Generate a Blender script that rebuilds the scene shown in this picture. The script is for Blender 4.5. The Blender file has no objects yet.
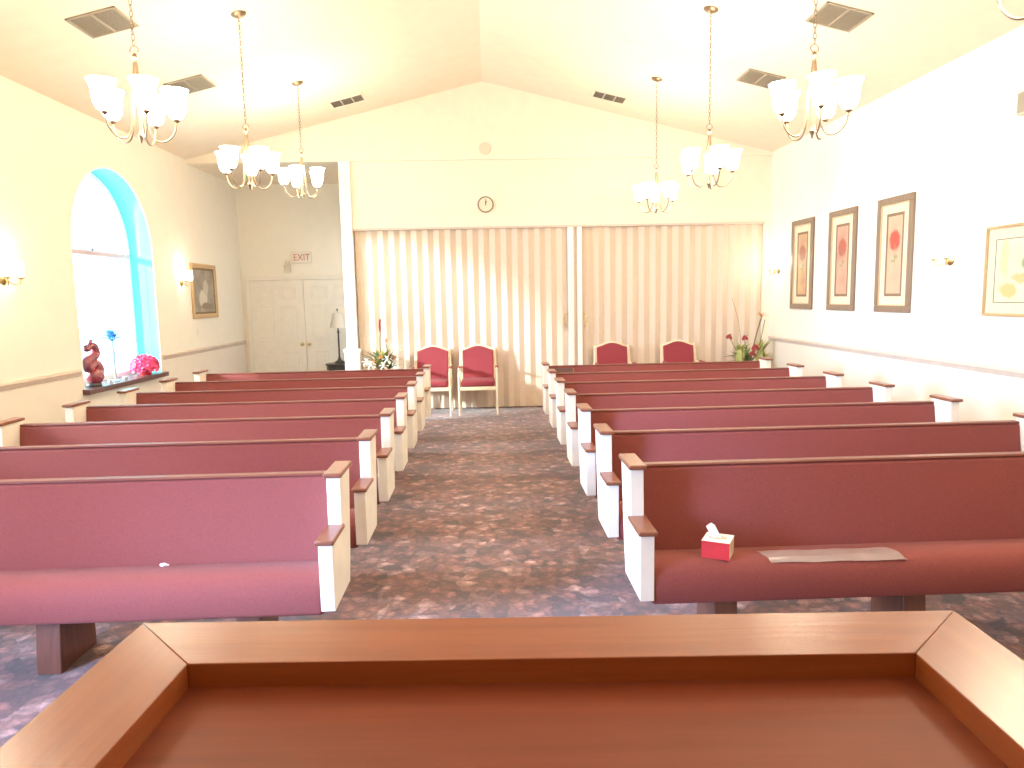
import bpy, bmesh, math, random
from mathutils import Vector, Matrix, Euler
random.seed(7)
PI = math.pi
scene = bpy.context.scene
COL = scene.collection

# ------------------------------------------------------------------ dimensions (metres)
XL, XR = -4.243, 4.253          # side walls
YF, YG, YD = -3.0, 10.696, 12.671   # wall behind the lectern, partition wall, alcove wall
ZC, ZP, XP = 3.70, 4.735, 0.0   # eaves, ridge
ZH, ZQ = 3.648, 2.70            # beam underside, partition head
ZR = 0.975                      # chair rail

# ------------------------------------------------------------------ materials
def new_mat(name):
    m = bpy.data.materials.new(name); m.use_nodes = True
    nt = m.node_tree; nt.nodes.clear()
    out = nt.nodes.new('ShaderNodeOutputMaterial')
    return m, nt, out
def N(nt, t, **kw):
    n = nt.nodes.new(t)
    for k, v in kw.items(): setattr(n, k, v)
    return n
def ramp(nt, stops):
    r = N(nt, 'ShaderNodeValToRGB'); e = r.color_ramp.elements
    while len(e) < len(stops): e.new(0.5)
    for i, (p, c) in enumerate(stops):
        e[i].position = p; e[i].color = (*c, 1)
    return r
def mat(name, col, rough=0.6, var=0.06, scale=30, metal=0.0, bump=0.0, bscale=None, spec=0.5, coat=0.0, emis=None, es=0.0, stretch=None, sheen=0.0):
    m, nt, out = new_mat(name)
    b = N(nt, 'ShaderNodeBsdfPrincipled'); nt.links.new(b.outputs[0], out.inputs[0])
    tc = N(nt, 'ShaderNodeTexCoord'); no = N(nt, 'ShaderNodeTexNoise')
    no.inputs['Scale'].default_value = scale; no.inputs['Detail'].default_value = 4
    src = tc.outputs['Object']
    if stretch:
        mp = N(nt, 'ShaderNodeMapping'); mp.inputs['Scale'].default_value = stretch
        nt.links.new(src, mp.inputs[0]); src = mp.outputs[0]
    nt.links.new(src, no.inputs['Vector'])
    lo = tuple(max(0, c * (1 - var)) for c in col); hi = tuple(min(1, c * (1 + var)) for c in col)
    r = ramp(nt, [(0.3, lo), (0.7, hi)])
    nt.links.new(no.outputs[0], r.inputs[0]); nt.links.new(r.outputs[0], b.inputs['Base Color'])
    b.inputs['Roughness'].default_value = rough; b.inputs['Metallic'].default_value = metal
    b.inputs['Specular IOR Level'].default_value = spec
    b.inputs['Coat Weight'].default_value = coat
    b.inputs['Sheen Weight'].default_value = sheen
    if emis:
        b.inputs['Emission Color'].default_value = (*emis, 1); b.inputs['Emission Strength'].default_value = es
    if bump:
        n2 = N(nt, 'ShaderNodeTexNoise'); n2.inputs['Scale'].default_value = bscale or scale * 3
        nt.links.new(src, n2.inputs['Vector'])
        bp = N(nt, 'ShaderNodeBump'); bp.inputs['Strength'].default_value = bump; bp.inputs['Distance'].default_value = 0.004
        nt.links.new(n2.outputs[0], bp.inputs['Height']); nt.links.new(bp.outputs[0], b.inputs['Normal'])
    return m
def two_tone(name, up, low):
    m, nt, out = new_mat(name)
    b = N(nt, 'ShaderNodeBsdfPrincipled'); nt.links.new(b.outputs[0], out.inputs[0])
    tc = N(nt, 'ShaderNodeTexCoord'); sp = N(nt, 'ShaderNodeSeparateXYZ')
    nt.links.new(tc.outputs['Object'], sp.inputs[0])
    gt = N(nt, 'ShaderNodeMath', operation='GREATER_THAN'); gt.inputs[1].default_value = ZR
    nt.links.new(sp.outputs[2], gt.inputs[0])
    no = N(nt, 'ShaderNodeTexNoise'); no.inputs['Scale'].default_value = 6
    nt.links.new(tc.outputs['Object'], no.inputs['Vector'])
    def pair(c): 
        r = ramp(nt, [(0.3, tuple(x * .97 for x in c)), (0.7, c)]); nt.links.new(no.outputs[0], r.inputs[0]); return r
    a, d = pair(low), pair(up)
    mx = N(nt, 'ShaderNodeMix', data_type='RGBA')
    nt.links.new(gt.outputs[0], mx.inputs[0]); nt.links.new(a.outputs[0], mx.inputs[6]); nt.links.new(d.outputs[0], mx.inputs[7])
    nt.links.new(mx.outputs[2], b.inputs['Base Color']); b.inputs['Roughness'].default_value = .75
    n2 = N(nt, 'ShaderNodeTexNoise'); n2.inputs['Scale'].default_value = 160
    nt.links.new(tc.outputs['Object'], n2.inputs['Vector'])
    bp = N(nt, 'ShaderNodeBump'); bp.inputs['Strength'].default_value = .12; bp.inputs['Distance'].default_value = .002
    nt.links.new(n2.outputs[0], bp.inputs['Height']); nt.links.new(bp.outputs[0], b.inputs['Normal'])
    return m
def wood(name, dark, light, rough=.3, axis=0, scale=3.0, coat=.3, bump=.05):
    m, nt, out = new_mat(name)
    b = N(nt, 'ShaderNodeBsdfPrincipled'); nt.links.new(b.outputs[0], out.inputs[0])
    tc = N(nt, 'ShaderNodeTexCoord'); mp = N(nt, 'ShaderNodeMapping')
    s = [18, 18, 18]; s[axis] = 0.9
    mp.inputs['Scale'].default_value = s
    nt.links.new(tc.outputs['Object'], mp.inputs[0])
    no = N(nt, 'ShaderNodeTexNoise'); no.inputs['Scale'].default_value = scale; no.inputs['Detail'].default_value = 8; no.inputs['Roughness'].default_value = .65
    nt.links.new(mp.outputs[0], no.inputs['Vector'])
    r = ramp(nt, [(0.25, dark), (0.75, light)])
    nt.links.new(no.outputs[0], r.inputs[0]); nt.links.new(r.outputs[0], b.inputs['Base Color'])
    b.inputs['Roughness'].default_value = rough; b.inputs['Specular IOR Level'].default_value = .3; b.inputs['Coat Weight'].default_value = coat; b.inputs['Coat Roughness'].default_value = .25
    bp = N(nt, 'ShaderNodeBump'); bp.inputs['Strength'].default_value = bump; bp.inputs['Distance'].default_value = .004
    nt.links.new(no.outputs[0], bp.inputs['Height']); nt.links.new(bp.outputs[0], b.inputs['Normal'])
    return m
def carpet_mat():
    m, nt, out = new_mat('patterned_carpet')
    b = N(nt, 'ShaderNodeBsdfPrincipled'); nt.links.new(b.outputs[0], out.inputs[0])
    tc = N(nt, 'ShaderNodeTexCoord')
    nz = N(nt, 'ShaderNodeTexNoise'); nz.inputs['Scale'].default_value = 9; nz.inputs['Detail'].default_value = 3
    nt.links.new(tc.outputs['Object'], nz.inputs['Vector'])
    ad = N(nt, 'ShaderNodeVectorMath', operation='MULTIPLY_ADD')
    nt.links.new(nz.outputs['Color'], ad.inputs[0]); ad.inputs[1].default_value = (.13, .13, .13); nt.links.new(tc.outputs['Object'], ad.inputs[2])
    v = N(nt, 'ShaderNodeTexVoronoi'); v.inputs['Scale'].default_value = 13
    nt.links.new(ad.outputs[0], v.inputs['Vector'])
    sep = N(nt, 'ShaderNodeSeparateColor'); nt.links.new(v.outputs['Color'], sep.inputs[0])
    r = ramp(nt, [(0.0, (.07, .026, .028)), (0.25, (.18, .060, .052)), (0.5, (.30, .098, .075)), (0.72, (.42, .17, .135)), (0.88, (.38, .20, .19)), (1.0, (.68, .40, .36))])
    nt.links.new(sep.outputs[0], r.inputs[0])
    # dark outlines between the leaf shapes
    dr = ramp(nt, [(0.0, (1, 1, 1)), (0.35, (.85, .85, .85)), (0.8, (.34, .30, .32))])
    dm = N(nt, 'ShaderNodeMath', operation='MULTIPLY'); dm.inputs[1].default_value = 1.6
    nt.links.new(v.outputs['Distance'], dm.inputs[0]); nt.links.new(dm.outputs[0], dr.inputs[0])
    mx = N(nt, 'ShaderNodeMix', data_type='RGBA', blend_type='MULTIPLY'); mx.inputs[0].default_value = .9
    nt.links.new(r.outputs[0], mx.inputs[6]); nt.links.new(dr.outputs[0], mx.inputs[7])
    n2 = N(nt, 'ShaderNodeTexNoise'); n2.inputs['Scale'].default_value = 45; n2.inputs['Detail'].default_value = 5
    nt.links.new(tc.outputs['Object'], n2.inputs['Vector'])
    r2 = ramp(nt, [(0.3, (.5, .5, .5)), (0.7, (1.35, 1.3, 1.3))]); nt.links.new(n2.outputs[0], r2.inputs[0])
    m2 = N(nt, 'ShaderNodeMix', data_type='RGBA', blend_type='MULTIPLY'); m2.inputs[0].default_value = 1
    nt.links.new(mx.outputs[2], m2.inputs[6]); nt.links.new(r2.outputs[0], m2.inputs[7])
    nt.links.new(m2.outputs[2], b.inputs['Base Color']); b.inputs['Roughness'].default_value = .9
    b.inputs['Sheen Weight'].default_value = .3
    n3 = N(nt, 'ShaderNodeTexNoise'); n3.inputs['Scale'].default_value = 300
    nt.links.new(tc.outputs['Object'], n3.inputs['Vector'])
    bp = N(nt, 'ShaderNodeBump'); bp.inputs['Strength'].default_value = .4; bp.inputs['Distance'].default_value = .006
    nt.links.new(n3.outputs[0], bp.inputs['Height']); nt.links.new(bp.outputs[0], b.inputs['Normal'])
    return m
def glass_mat(name='window_glass', tint=(.92, .98, 1)):
    m, nt, out = new_mat(name)
    t = N(nt, 'ShaderNodeBsdfTransparent'); t.inputs[0].default_value = (*tint, 1)
    g = N(nt, 'ShaderNodeBsdfGlossy'); g.inputs['Roughness'].default_value = .03
    fr = N(nt, 'ShaderNodeFresnel'); fr.inputs[0].default_value = 1.45
    mx = N(nt, 'ShaderNodeMixShader'); nt.links.new(fr.outputs[0], mx.inputs[0]); nt.links.new(t.outputs[0], mx.inputs[1]); nt.links.new(g.outputs[0], mx.inputs[2])
    nt.links.new(mx.outputs[0], out.inputs[0]); return m
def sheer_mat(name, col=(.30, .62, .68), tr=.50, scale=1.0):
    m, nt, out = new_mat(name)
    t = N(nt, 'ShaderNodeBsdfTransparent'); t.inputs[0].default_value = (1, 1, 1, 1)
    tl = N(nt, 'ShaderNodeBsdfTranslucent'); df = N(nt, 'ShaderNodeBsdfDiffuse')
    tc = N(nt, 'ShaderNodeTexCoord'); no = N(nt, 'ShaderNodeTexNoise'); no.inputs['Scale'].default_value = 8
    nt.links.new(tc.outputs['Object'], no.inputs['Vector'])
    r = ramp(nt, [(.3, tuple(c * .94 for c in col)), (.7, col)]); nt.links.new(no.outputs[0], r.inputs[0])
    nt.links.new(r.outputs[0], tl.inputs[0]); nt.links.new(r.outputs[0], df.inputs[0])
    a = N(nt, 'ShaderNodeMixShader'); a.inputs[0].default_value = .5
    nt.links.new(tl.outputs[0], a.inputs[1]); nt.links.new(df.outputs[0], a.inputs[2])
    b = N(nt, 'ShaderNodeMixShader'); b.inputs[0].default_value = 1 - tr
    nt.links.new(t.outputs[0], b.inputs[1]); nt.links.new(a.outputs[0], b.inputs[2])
    nt.links.new(b.outputs[0], out.inputs[0]); return m

M = {}
M['wall'] = two_tone('wall_paint', (.86, .80, .68), (.80, .72, .62))
M['wall_gable'] = mat('gable_paint', (.85, .77, .63), .75, .03, 6)
M['ceiling'] = mat('ceiling_paint', (.82, .70, .55), .8, .03, 6, bump=.1, bscale=140)
M['trim'] = mat('trim_paint', (.84, .78, .70), .5, .03, 10)
M['rail'] = mat('chair_rail_paint', (.62, .50, .42), .5, .05, 12)
M['white'] = mat('white_gloss_paint', (.88, .86, .82), .4, .03, 8)
M['door'] = mat('door_paint', (.80, .74, .64), .5, .03, 8)
M['carpet'] = carpet_mat()
M['fabric'] = mat('burgundy_pew_fabric', (.225, .053, .046), .85, .16, 220, bump=.25, bscale=420, sheen=.06, spec=.15)
M['chairfab'] = mat('burgundy_chair_fabric', (.25, .034, .046), .8, .14, 160, bump=.2, bscale=300, sheen=.05, spec=.15)
M['panel'] = mat('cream_end_panel_paint', (.86, .80, .68), .45, .04, 9)
M['cap'] = wood('reddish_cap_wood', (.15, .045, .024), (.26, .085, .045), .33, 1, 3)
M['railwood'] = wood('pew_rail_wood', (.12, .028, .020), (.18, .044, .030), .40, 0, 3, coat=.0)
M['leg'] = wood('dark_leg_wood', (.10, .035, .02), (.18, .06, .035), .45, 2, 3)
M['lect_top'] = wood('lectern_rim_wood_long', (.21, .044, .011), (.31, .074, .021), .24, 0, 2.6, coat=.12, bump=.15)
M['lect_side'] = wood('lectern_rim_wood_side', (.21, .044, .011), (.31, .074, .021), .24, 1, 2.6, coat=.12, bump=.15)
M['lect_in'] = wood('lectern_panel_wood', (.13, .020, .005), (.21, .038, .010), .55, 0, 2.2, coat=.0, bump=.04)
M['lect_body'] = wood('lectern_body_wood', (.22, .06, .02), (.34, .11, .04), .35, 2, 2.4)
M['metal'] = mat('bronze_metal', (.24, .17, .11), .42, .1, 20, metal=.85)
M['dark'] = mat('dark_iron', (.035, .03, .03), .4, .2, 20, metal=.3)
M['grille'] = mat('taupe_grille_paint', (.30, .25, .185), .55, .05, 20)
M['grille_dark'] = mat('grille_shadow', (.16, .14, .11), .7, .05, 20)
M['shade'] = mat('lit_frosted_glass', (.95, .92, .85), .5, .02, 20, emis=(1, .90, .72), es=14)
M['cand'] = mat('lit_sconce_glass', (.95, .92, .85), .5, .02, 20, emis=(1, .92, .78), es=6)
M['part'] = mat('accordion_vinyl', (.67, .54, .42), .6, .03, 40, bump=.05)
M['gold'] = mat('cream_gold_chair_frame', (.80, .66, .46), .4, .08, 25)
M['brass'] = mat('brass', (.6, .45, .2), .3, .05, 20, metal=.9)
M['reveal'] = mat('daylight_tinted_reveal', (.115, .56, .63), .7, .03, 8)  # aqua base colour carries the cool daylight on the white reveal
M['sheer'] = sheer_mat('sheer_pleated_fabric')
M['glass'] = glass_mat()
M['sill'] = wood('dark_sill_wood', (.07, .025, .025), (.14, .05, .045), .4, 1, 3)
M['transom'] = mat('rose_transom_paint', (.62, .42, .44), .5, .04, 10)
M['frame_brown'] = wood('brown_frame_wood', (.16, .10, .065), (.25, .17, .11), .4, 2, 3)
M['frame_inner'] = mat('gilt_inner_lip', (.55, .40, .20), .4, .08, 25)
M['frame_gold'] = wood('golden_oak_frame', (.42, .24, .10), (.60, .38, .18), .4, 2, 3)
M['mat'] = mat('cream_mat_board', (.72, .60, .42), .8, .03, 20)
M['matb'] = mat('brown_mat_board', (.20, .12, .065), .8, .06, 20)
M['redglaze'] = mat('dark_red_glaze', (.28, .04, .055), .25, .25, 14, coat=.4)
M['pinkpetal'] = mat('hot_pink_petals', (.80, .05, .18), .6, .25, 30)
M['bluepetal'] = mat('blue_petals', (.10, .30, .60), .6, .2, 30)
M['green'] = mat('leaf_green', (.09, .16, .05), .5, .35, 12)
M['greenlight'] = mat('pale_leaf_green', (.35, .38, .10), .5, .3, 12)
M['redpetal'] = mat('red_petals', (.30, .025, .028), .4, .25, 20)
M['orangepetal'] = mat('orange_petals', (.75, .26, .06), .5, .25, 20)
M['whitepetal'] = mat('white_petals', (.85, .85, .82), .6, .05, 20)
M['stemgreen'] = mat('brown_green_stem', (.14, .11, .05), .6, .2, 20)
M['lampshade'] = mat('beige_lamp_shade', (.62, .55, .45), .8, .05, 60)
M['pot'] = mat('cream_ceramic', (.75, .70, .62), .35, .04, 10)
M['redbox'] = mat('red_printed_card', (.72, .03, .04), .45, .08, 18)
M['tanbox'] = mat('tan_printed_card', (.62, .48, .34), .5, .2, 24)
M['tissue'] = mat('white_tissue', (.92, .92, .92), .8, .02, 20)
M['plastic'] = mat('clear_plastic_sheet', (.28, .20, .21), .28, .12, 14, bump=.5, bscale=20)
M['signwhite'] = mat('exit_sign_face', (.78, .72, .62), .5, .03, 10)
M['signred'] = mat('exit_sign_red', (.55, .16, .10), .5, .05, 10)
M['clockface'] = mat('clock_face', (.82, .72, .55), .5, .03, 10)
M['beigebox'] = mat('beige_plastic', (.62, .54, .42), .5, .03, 10)
M['black'] = mat('black_plastic', (.02, .02, .02), .5, .1, 10)

# ------------------------------------------------------------------ mesh builder
class MB:
    def __init__(s): s.v = []; s.f = []
    def add(s, vs, fs, mtx=None):
        o = len(s.v)
        s.v += [tuple(mtx @ Vector(p)) if mtx else tuple(p) for p in vs]
        s.f += [tuple(i + o for i in f) for f in fs]; return s
    def box(s, x0, x1, y0, y1, z0, z1, mtx=None):
        vs = [(x0,y0,z0),(x1,y0,z0),(x1,y1,z0),(x0,y1,z0),(x0,y0,z1),(x1,y0,z1),(x1,y1,z1),(x0,y1,z1)]
        return s.add(vs, [(3,2,1,0),(4,5,6,7),(0,1,5,4),(1,2,6,5),(2,3,7,6),(3,0,4,7)], mtx)
    def prism_x(s, prof, x0, x1):           # profile in (y, z), extruded along x
        n = len(prof)
        vs = [(x0, y, z) for y, z in prof] + [(x1, y, z) for y, z in prof]
        fs = [tuple(range(n)), tuple(range(2*n-1, n-1, -1))] + [(i, i+n, (i+1) % n + n, (i+1) % n) for i in range(n)]
        return s.add(vs, fs)
    def prism(s, prof, f0, f1):             # generic prism: f0/f1 map (a,b) -> point
        n = len(prof)
        vs = [f0(*p) for p in prof] + [f1(*p) for p in prof]
        fs = [tuple(range(n)), tuple(range(2*n-1, n-1, -1))] + [(i, i+n, (i+1) % n + n, (i+1) % n) for i in range(n)]
        return s.add(vs, fs)
    def lathe(s, prof, n=24, c=(0,0,0), mtx=None, scallop=0.0, k=8):
        vs = []; fs = []
        m = len(prof)
        for j, (r, z) in enumerate(prof):
            for i in range(n):
                a = 2*PI*i/n
                rr = r * (1 + scallop * (j/(m-1))**2 * math.cos(k*a))
                vs.append((c[0]+rr*math.cos(a), c[1]+rr*math.sin(a), c[2]+z))
        for j in range(m-1):
            for i in range(n):
                fs.append((j*n+i, j*n+(i+1) % n, (j+1)*n+(i+1) % n, (j+1)*n+i))
        if prof[0][0] > 1e-6: fs.append(tuple(reversed(range(n))))
        if prof[-1][0] > 1e-6 and not scallop: fs.append(tuple(range((m-1)*n, m*n)))
        return s.add(vs, fs, mtx)
    def tube(s, pts, rad, n=8, closed=False, mtx=None):
        P = [Vector(p) for p in pts]; m = len(P)
        R = rad if isinstance(rad, (list, tuple)) else [rad]*m
        vs = []; up = None
        for i in range(m):
            a = P[i-1] if (i > 0 or closed) else P[i]
            b = P[(i+1) % m] if (i < m-1 or closed) else P[i]
            t = (b-a).normalized()
            if up is None:
                up = Vector((0,0,1)) if abs(t.z) < .9 else Vector((1,0,0))
            u = (up - t*up.dot(t)).normalized(); w = t.cross(u); up = u
            for k in range(n):
                an = 2*PI*k/n
                vs.append(tuple(P[i] + (u*math.cos(an)+w*math.sin(an))*R[i]))
        fs = []
        for i in range(m if closed else m-1):
            j = (i+1) % m
            for k in range(n):
                fs.append((i*n+k, i*n+(k+1) % n, j*n+(k+1) % n, j*n+k))
        if not closed:
            fs.append(tuple(reversed(range(n)))); fs.append(tuple(range((m-1)*n, m*n)))
        return s.add(vs, fs, mtx)
    def ball(s, c, r, n=10, m=7, sc=(1,1,1), mtx=None):
        vs = [(c[0], c[1], c[2]-r*sc[2])]; fs = []
        for j in range(1, m):
            b = -PI/2 + PI*j/m
            for i in range(n):
                a = 2*PI*i/n
                vs.append((c[0]+r*sc[0]*math.cos(b)*math.cos(a), c[1]+r*sc[1]*math.cos(b)*math.sin(a), c[2]+r*sc[2]*math.sin(b)))
        vs.append((c[0], c[1], c[2]+r*sc[2])); L = len(vs)-1
        for i in range(n): fs.append((0, 1+(i+1) % n, 1+i)); fs.append((L, L-n+i, L-n+(i+1) % n))
        for j in range(m-2):
            for i in range(n):
                fs.append((1+j*n+i, 1+j*n+(i+1) % n, 1+(j+1)*n+(i+1) % n, 1+(j+1)*n+i))
        return s.add(vs, fs, mtx)
    def leaf(s, base, tip, width, bend=0.0, side=None, n=6, fold=.25):
        a, b = Vector(base), Vector(tip); d = b-a; L = d.length
        w = side or d.cross(Vector((0,0,1)))
        if w.length < 1e-4: w = Vector((1,0,0))
        w.normalize(); up = w.cross(d.normalized())
        vs = []; fs = []
        for i in range(n+1):
            t = i/n; c = a + d*t + up*(math.sin(PI*t)*bend*L)
            h = width*.5*math.sin(PI*min(1, t*.92+.06))**.8
            vs += [tuple(c-w*h+up*h*fold), tuple(c), tuple(c+w*h+up*h*fold)]
        for i in range(n):
            k = 3*i; fs += [(k, k+1, k+4, k+3), (k+1, k+2, k+5, k+4)]
        return s.add(vs, fs)
    def build(s, name, m, parent=None, loc=None, bevel=0.0, smooth=True, seg=2, angle=40):
        me = bpy.data.meshes.new(name); me.from_pydata(s.v, [], s.f); me.update()
        bm = bmesh.new(); bm.from_mesh(me); bmesh.ops.recalc_face_normals(bm, faces=bm.faces); bm.to_mesh(me); bm.free()
        me.materials.append(m)
        o = bpy.data.objects.new(name, me); COL.objects.link(o)
        if smooth:
            for p in me.polygons: p.use_smooth = True
            bm = bmesh.new(); bm.from_mesh(me)
            for e in bm.edges:
                if len(e.link_faces) == 2 and e.calc_face_angle(0) > math.radians(angle): e.smooth = False
            bm.to_mesh(me); bm.free()
        if bevel:
            b = o.modifiers.new('bevel', 'BEVEL'); b.width = bevel; b.segments = seg; b.limit_method = 'ANGLE'; b.angle_limit = math.radians(35)
            b.harden_normals = False
        if parent is not None: o.parent = parent
        if loc: o.location = loc
        return o
def tag(o, label=None, cat=None, group=None, kind=None):
    if label: o['label'] = label
    if cat: o['category'] = cat
    if group: o['group'] = group
    if kind: o['kind'] = kind
    return o
def thing(name, label, cat, loc=(0,0,0), rz=0.0, group=None):
    o = bpy.data.objects.new(name, None); COL.objects.link(o); o.empty_display_size = .1
    o.location = loc; o.rotation_euler = (0, 0, rz)
    return tag(o, label, cat, group)
def struct(o, label=None, cat=None): return tag(o, label, cat, None, 'structure')
def copy_tree(o, parent=None):
    c = o.copy(); COL.objects.link(c)
    if parent is not None: c.parent = parent
    for ch in [x for x in o.children]: copy_tree(ch, c)
    return c
def bez(pts, n=8):                    # Catmull-Rom through points
    P = [Vector(p) for p in pts]; out = []
    for i in range(len(P)-1):
        p0, p1, p2, p3 = P[max(0, i-1)], P[i], P[i+1], P[min(len(P)-1, i+2)]
        for k in range(n):
            t = k/n
            out.append(.5*((2*p1)+(-p0+p2)*t+(2*p0-5*p1+4*p2-p3)*t*t+(-p0+3*p1-3*p2+p3)*t**3))
    out.append(P[-1]); return out

# ------------------------------------------------------------------ room shell
struct(MB().box(XL-.05, XR+.05, YF, YD+.05, -.1, 0).build('floor', M['carpet'], smooth=False), 'dark burgundy and brown leaf-patterned carpet', 'floor')
mb = MB()
T = .12
prof = [(XL-.1, ZC-.1*.24), (XP, ZP), (XR+.1, ZC-.1*.24), (XR+.1, ZC+T), (XP, ZP+T), (XL-.1, ZC+T)]
mb.prism(prof, lambda a, b: (a, YF, b), lambda a, b: (a, YG+.02, b))
mb.box(XL-.05, XR+.05, YG+.11, YD+.05, ZH+.006, ZH+.1)
struct(mb.build('ceiling', M['ceiling'], smooth=False), 'cream vaulted ceiling', 'ceiling')

WIN = [(8.50, .89), (4.55, .89), (0.60, .89)]       # window centres along the left wall, half widths
WZ0, WZS = .79, 2.31                                # sill, spring line
def arch(yc, hw, n=24, z0=WZ0, zs=WZS):
    pts = [(yc-hw, z0), (yc+hw, z0)]
    for i in range(n+1):
        a = PI*i/n
        pts.append((yc+hw*math.cos(a), zs+hw*math.sin(a)))
    return pts
def holed_wall(name, x, holes):
    bm = bmesh.new()
    loops = [[(YF, 0), (YD, 0), (YD, ZC+.02), (YF, ZC+.02)]] + holes
    edges = []
    for lp in loops:
        vs = [bm.verts.new((x, y, z)) for y, z in lp]
        for i in range(len(vs)): edges.append(bm.edges.new((vs[i], vs[(i+1) % len(vs)])))
    bmesh.ops.triangle_fill(bm, edges=edges, use_beauty=True, use_dissolve=False)
    me = bpy.data.meshes.new(name); bm.to_mesh(me); bm.free(); me.materials.append(M['wall'])
    o = bpy.data.objects.new(name, me); COL.objects.link(o); return o
struct(holed_wall('wall_left', XL, [arch(*w) for w in WIN]), 'cream left wall with a darker band below the chair rail', 'wall')
struct(MB().box(XR, XR+.1, YF, YD, 0, ZC+.02).build('wall_right', M['wall'], smooth=False), 'bright cream right wall', 'wall')
struct(MB().box(XL-.1, XR+.1, YF-.1, YF, 0, ZP+.1).build('wall_front', M['wall'], smooth=False), 'cream wall behind the lectern', 'wall')
mb = MB()
g = .04
gp = [(XL, ZH), (XR, ZH), (XR, ZC), (XP, ZP), (XL, ZC)]
mb.prism(gp, lambda a, b: (a, YG-g, b), lambda a, b: (a, YG+.12, b))
mb.box(-1.93, XR, YG, YG+.12, ZQ, ZH)
mb.box(4.155, XR, YG, YG+.12, 0, ZQ)
struct(mb.build('wall_back', M['wall_gable'], smooth=False), 'cream gable wall over the folding partition', 'wall')
struct(MB().box(XL, XR, YD, YD+.1, 0, ZH+.05).build('wall_alcove', M['wall'], smooth=False), 'cream end wall of the alcove with double doors', 'wall')
struct(MB().box(-2.02, -1.95, YG+.14, YD, 0, ZH).build('wall_side', M['wall'], smooth=False), 'side wall of the alcove', 'wall')
# column at the alcove mouth
mb = MB(); mb.box(-2.085, -1.925, YG-.05, YG+.12, 0, ZH)
mb.box(-2.115, -1.895, YG-.08, YG+.13, 0, .92); mb.box(-2.13, -1.88, YG-.095, YG+.13, .90, .945); mb.box(-2.12, -1.89, YG-.085, YG+.13, 0, .12)
struct(mb.build('trim_1', M['white'], bevel=.004), 'white square column at the mouth of the alcove', 'column')
# chair rails
def rail_y(name, x, sgn, y0, y1, lab):
    pr = [(0, ZR-.035), (.012, ZR-.03), (.018, ZR-.005), (.028, ZR+.01), (.024, ZR+.03), (0, ZR+.035)]
    struct(MB().prism(pr, lambda a, b: (x+sgn*a, y0, b), lambda a, b: (x+sgn*a, y1, b)).build(name, M['rail']), lab, 'chair rail')
rail_y('trim_2', XL, 1, YF, -.35, 'chair rail of the left wall, behind the lectern')
rail_y('trim_3', XL, 1, 1.55, 3.6, 'chair rail of the left wall beside the front pews')
rail_y('trim_4', XL, 1, 5.5, 7.55, 'pinkish chair rail of the left wall before the arched window')
rail_y('trim_5', XL, 1, 9.45, YD-.01, 'grey chair rail of the left wall beyond the arched window')
rail_y('trim_6', XR, -1, YF, YG-.05, 'thin chair rail of the right wall')
struct(MB().box(XL, XL+.015, YF, YD, 0, .1).build('baseboard_left', M['trim'], bevel=.003), 'baseboard of the left wall', 'baseboard')
struct(MB().box(XR-.015, XR, YF, YG, 0, .1).build('baseboard_right', M['trim'], bevel=.003), 'baseboard of the right wall', 'baseboard')
# beam line over the partition head
struct(MB().box(-1.925, 4.155, YG-.02, YG+.1, ZQ-.03, ZQ).build('trim_7', M['rail'], smooth=False), 'thin brown track along the head of the folding partition', 'track')

# ------------------------------------------------------------------ windows on the left wall
DEP = .31
def make_window(idx, yc, hw):
    out = arch(yc, hw); xg = XL-DEP
    mb = MB(); n = len(out)
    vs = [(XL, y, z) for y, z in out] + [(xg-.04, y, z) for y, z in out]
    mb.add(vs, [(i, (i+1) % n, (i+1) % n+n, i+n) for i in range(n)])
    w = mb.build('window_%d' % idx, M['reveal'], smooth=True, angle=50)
    struct(w, 'arched window recess with cool daylight painted into its reveal in the left wall' if idx == 1 else 'arched window of the left wall beside pews', 'window')
    # thin white casing line round the opening
    inner = arch(yc, hw-.004); outer = arch(yc, hw+.022, z0=WZ0)
    m2 = MB(); vs = []
    for lp, x in ((inner, XL+.006), (outer, XL+.006), (outer, XL-.002), (inner, XL-.002)): vs += [(x, y, z) for y, z in lp]
    fs = []
    for i in range(1, n-1):
        for a in range(4):
            b = (a+1) % 4; fs.append((a*n+i, a*n+i+1, b*n+i+1, b*n+i))
    m2.add(vs, fs); m2.build('casing', M['white'], w)
    # frame
    fi = arch(yc, hw-.07, z0=WZ0+.06); fo = arch(yc, hw-.001, z0=WZ0+.001)
    m3 = MB(); vs = []
    for lp, x in ((fi, xg+.03), (fo, xg+.03), (fo, xg-.03), (fi, xg-.03)): vs += [(x, y, z) for y, z in lp]
    fs = []
    for i in range(n):
        j = (i+1) % n
        for a in range(4):
            b = (a+1) % 4; fs.append((a*n+i, a*n+j, b*n+j, b*n+i))
    m3.add(vs, fs); m3.build('window_frame', M['white'], w)
    MB().box(xg-.03, xg+.05, yc-hw+.06, yc+hw-.06, WZS-.075, WZS-.02).build('transom', M['transom'], w, bevel=.004)
    MB().prism(fi, lambda a, b: (xg-.006, a, b), lambda a, b: (xg-.002, a, b)).build('pane', M['glass'], w, smooth=False)
    return w
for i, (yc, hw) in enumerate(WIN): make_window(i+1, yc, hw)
yc, hw = WIN[0]; xs = XL-DEP+.045
# sill board
s = MB().box(XL-DEP+.03, XL+.075, yc-hw-.05, yc+hw+.05, WZ0-.055, WZ0-.0).build('window_sill', M['sill'], bevel=.006)
s.location = (0, 0, .001)
struct(s, 'dark brown wooden sill board of the arched window', 'window sill')
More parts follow.
